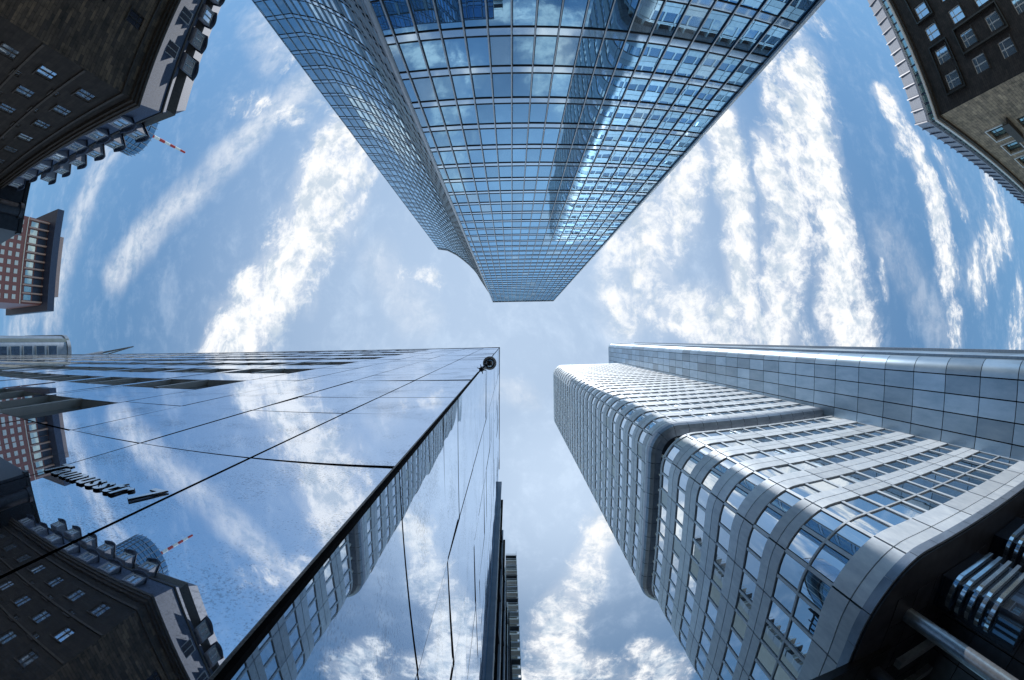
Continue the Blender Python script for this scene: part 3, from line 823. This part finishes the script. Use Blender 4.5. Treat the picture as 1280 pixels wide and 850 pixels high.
for k in range(int(rp_.L/1.5)):
    p = MB(); s = k*1.5+.4
    p.hexa([rp_.at(s,25.5,.0), rp_.at(s+.14,25.5,.0), rp_.at(s+.14,25.5,-.3), rp_.at(s,25.5,-.3), rp_.at(s,28.15,-.85), rp_.at(s+.14,28.15,-.85), rp_.at(s+.14,28.15,-1.2), rp_.at(s,28.15,-1.2)])
    its.append((p, None, abs(s-L1)))
its.sort(key=lambda t: t[2]); many([(a,b) for a,b,c in its], 'roof_rib', M['slab'], strt_, 60)
b = MB(); b.prism([(100,-18),(41,-23.5),(41,-75),(100,-75)], G, 27.9); b.build('building_body', M['cornice'], strt_)

# --- black neighbour with a round stair turret
bn = thing('black_building', 'black flat-roofed building with a round turret beside the dormered corner building', 'building', (-80,-25,G))
b = MB(); b.prism([(-64,-14.0),(-64,-40),(-105,-40),(-105,-12.0)], G, 30.0); b.build('wall', M['soffit'], bn)
b = MB(); b.box(-64.9,-63.8,-40,-13.8,29.4,30.2); b.build('roof_edge', M['black'], bn)
b = MB(); b.lathe((-64.0,-16.8,G), [(.9,0),(.9,30.4),(1.1,30.5),(1.1,31.2),(.6,31.4)], 24); b.build('turret', M['soffit'], bn, True)

# --- red granite tower with overhanging roof
jc = thing('red_granite_tower', 'distant red granite tower with square windows under a wide overhanging roof slab', 'skyscraper', (-215,-32,G))
fy0, fy1, fx_ = -50.0, -14.5, -196.0
jp = Path([(fx_, fy0), (fx_, fy1), (fx_-30, fy1)])
wj = []
ncol = 10
for i in range(ncol):
    for j in range(11): wj.append((2.6+(fy1-fy0-5.2)*i/(ncol-1), 92.0-4.6*j, 1.9, 2.3))
jA = Path([jp.p[0], jp.p[1]])
facade(jc, jA, G, 110, wj, M['granite'], .14, M['blind'], split=1, framem=M['frame'])  # panes in flat white: their brightness is put into the colour
its = []
for i in range(ncol+1):
    b = MB(); s = 1.0+(fy1-fy0-2.0)*i/ncol; jA.slab(b, s-.28, s+.28, 96.5, 109.0, 0, 1.6); b.build('stone_fin', M['granl'], jc)
    if i < ncol:
        g = MB(); jA.slab(g, s+.6, s+(fy1-fy0-2)/ncol-.6, 98, 102.5, 0, .12); g.build('upper_window', M['green'], jc)
        g = MB(); jA.slab(g, s+.35, s+(fy1-fy0-2)/ncol-.35, 103.5, 109, 0, .1); g.build('upper_panel', M['slab'], jc)
b = MB(); jA.slab(b, 0, jA.L, 95.6, 96.0, 0, .5); b.build('string_course', M['frame'], jc)
b = MB(); b.box(-236,-196.3,fy0,fy1,G,109); b.build('building_body', M['granite'], jc)
b = MB(); b.box(-244,-188.5,-54.5,-11.8,109.2,113.4); b.build('roof_slab', M['slab'], jc)
b = MB(); b.box(-236,-190.2,-43.5,-18,113.4,116.8); b.build('roof_house', M['granl'], jc)

# --- round glass tower with the striped mast
mt = thing('round_glass_tower', 'distant round blue glass tower peeking over the dormered roof', 'skyscraper', (-235,-131,G))
tx, ty = U(182,165); tz = 196.0; c = (tx*tz-4, ty*tz-2)
b = MB(); b.lathe((c[0],c[1],G), [(18,0),(18,tz-8),(18.3,tz-8),(18.3,tz-7),(17.6,tz-7),(17.6,tz),(5,tz+.5)], 56); b.build('glass_shaft', glass('round_tower_glass', (.45,.68,.86), (.02,.05,.08), .6, .03), mt)
b = MB()
for k in range(40):
    z = 40+4*k
    if z < tz-6: b.lathe((c[0],c[1],z), [(18.1,0),(18.1,.5)], 56)
b.build('floor_band', M['tdark'], mt)
b = MB()
for k in range(28):
    w_ = 2*math.pi*k/28; b.tube((c[0]+18.2*math.cos(w_), c[1]+18.2*math.sin(w_), 20), (c[0]+18.2*math.cos(w_), c[1]+18.2*math.sin(w_), tz-1), .25, n=6)
b.build('mullions_ring', M['steel'], mt)
mast = thing('striped_mast', 'red and white striped antenna mast on top of the round glass tower', 'mast', (c[0],c[1],tz))
t0 = Vector((c[0], c[1], tz)); tt = U(231,190.5); zt = 246.0
t1 = Vector((tt[0]*zt, tt[1]*zt, zt))
for k in range(8):
    b = MB(); a, e = t0.lerp(t1, k/8), t0.lerp(t1, (k+1)/8); b.tube(a, e, 1.25-.06*k, 1.2-.06*k, 10); b.build('mast_section', M['red'] if k % 2 else M['white'], mast)

# --- building at the far end of the street, left edge
eb = thing('grey_end_building', 'grey building with dark window bands seen past the mirror glass roofline', 'building', (-95,8,G))
ex = -90.0
ep = Path(rounded([(ex-25,-.8),(ex,-.8),(ex,24)], 3.0, 8))
b = MB(); ep.slab(b, 0, ep.L, G, 58.5, -.4, 0); b.build('wall', M['alud'], eb)
b = MB(); b.prism([(ex-25,-.3),(ex-.6,-.3),(ex-.6,24),(ex-25,24)], G, 59.3); b.build('building_body', M['render'], eb)
for k in range(12):
    z = 55-3.6*k
    f = MB(); f.box(ex, ex+.25, 1.0, 20, z-2.6, z+.2); fo = f.build('window_frame', M['tmull'], eb)
    g = MB()
    for j in range(10): g.box(ex+.2, ex+.3, 1.15+1.9*j, 1.15+1.9*j+1.7, z-2.4, z)
    go = g.build('window', M['wdark'], None); go.parent = fo
b = MB(); ep.slab(b, 0, ep.L, 58.5, 59.6, -.5, .25); b.build('roof_edge', M['steel'], eb)

# --- crane jib above the roofline
cr = thing('crane_jib', 'thin lattice crane jib poking above the mirror glass roofline', 'crane', (-60,1.5,30))
pA = Vector((*U(128,441), 1))*48; pB = Vector((*U(167,433.2), 1))*52
b = MB(); b.tube(pA, pB, .16, .10, 8); b.build('top_chord', M['steel'], cr)
pC = Vector((*U(130,437.2), 1))*48
b = MB(); b.tube(pA+Vector((0,.6,-.9)), pB, .12, .08, 8); b.build('bottom_chord', M['steel'], cr)
for k in range(9):
    b = MB(); f = k/9; b.tube(pA.lerp(pB, f), (pA+Vector((0,.6,-.9))).lerp(pB, f+.08), .05, n=6); b.build('brace', M['steel'], cr)
b = MB(); b.tube((pA.x, 3.6, 31.5), pA, .35, .3, 8); b.build('mast', M['steel'], cr)

# ================================================================== NEIGHBOUR along the lower centre
nb = thing('ribbed_neighbour_building', 'narrow building edge with dark vertical fins beside the mirror glass wall', 'building', (-6,18,G))
npth = Path([(-.52,9.55),(-.44,12),(-.30,15),(-.06,20),(.19,27),(.22,30)], LB)
b = MB(); npth.slab(b, 0, npth.L, G, 30.8, -.6, -.26); b.build('wall', M['joint'], nb)
b = MB(); b.prism([(-1.2,9.6),(-1.2,30),(-14,30),(-14,9.6)], G, 30.6, LB); b.build('building_body', M['joint'], nb)
s_ = 0.02; k = 0
while s_ < npth.L-.5:
    hgt = (30.5, 31.6, 28.0, 31.2, 26.5, 31.4, 30.0, 24.5, 31.0)[k % 9]
    b = MB(); npth.slab(b, s_, s_+.10, G, hgt, -.26, (-.20,-.02,-.04,.03,-.06)[k % 5] if k else -.22); b.build('fin', M[('joint','frame','tdark','alud','joint')[(k*3) % 5]], nb)
    b = MB(); npth.pane(b, s_+.14, s_+.58, G, 30.4, -.22); b.build('glass_strip', M['tglass2'], nb)
    s_ += .62; k += 1
for k in range(8):
    b = MB(); npth.slab(b, .75, npth.L, 2+3.7*k, 2.25+3.7*k, -.26, -.05); b.build('floor_band', M['tdark'], nb)
far = thing('banded_highrise', 'slim pale building with stacked horizontal balcony bands beyond the ribbed neighbour', 'high-rise', (0,33,G))
b = MB(); b.prism([(-.9,33),(.55,33),(.75,38),(-.9,38)], G, 63.5); b.build('wall', M['render'], far)
for k in range(40):
    z = 64-1.6*k
    xo = .68+(64-z)*.0085
    b = MB(); b.box(-.95, xo, 32.2, 33.0, z-.22, z); b.build('balcony_slab', M['tdark' if k % 4 == 0 else 'steel' if k % 4 == 2 else 'frame'], far)
    b = MB(); b.box(-.93, xo-.02, 32.22, 32.27, z+.45, z+.52); b.box(xo-.07, xo-.02, 32.2, 33.0, z, z+1.38)
    b.build('railing', M['tmull'], far)

# ================================================================== GROUND
def struct(name, mb, m): 
    o = mb.build(name, m); o['kind'] = 'structure'; return o
b = MB(); b.quad((-1500,-1500,G-.15),(1500,-1500,G-.15),(1500,1500,G-.15),(-1500,1500,G-.15)); struct('ground', b, M['ground'])
b = MB(); b.quad((-300,-11.0,G-.142),(300,-11.0,G-.142),(300,-3.5,G-.142),(-300,-3.5,G-.142)); struct('road', b, M['asphalt'])
b = MB(); b.box(-300,300,-3.3,-3.3+3.99,G-.14,G); struct('pavement', b, M['paving'])
b = MB(); b.box(-.55,12.5,.69,60,G-.14,G-.002); struct('side_pavement', b, M['paving'])
b = MB(); b.box(-300,300,-3.5,-3.3,G-.14,G+.005); struct('kerb', b, M['kerb'])
b = MB()
for k in range(60): b.box(-150+5*k, -147.5+5*k, -7.3, -7.15, G-.14, G-.134)
struct('road_marking', b, M['paint'])
for o in bpy.data.objects:
    if '_org' in o: del o['_org']
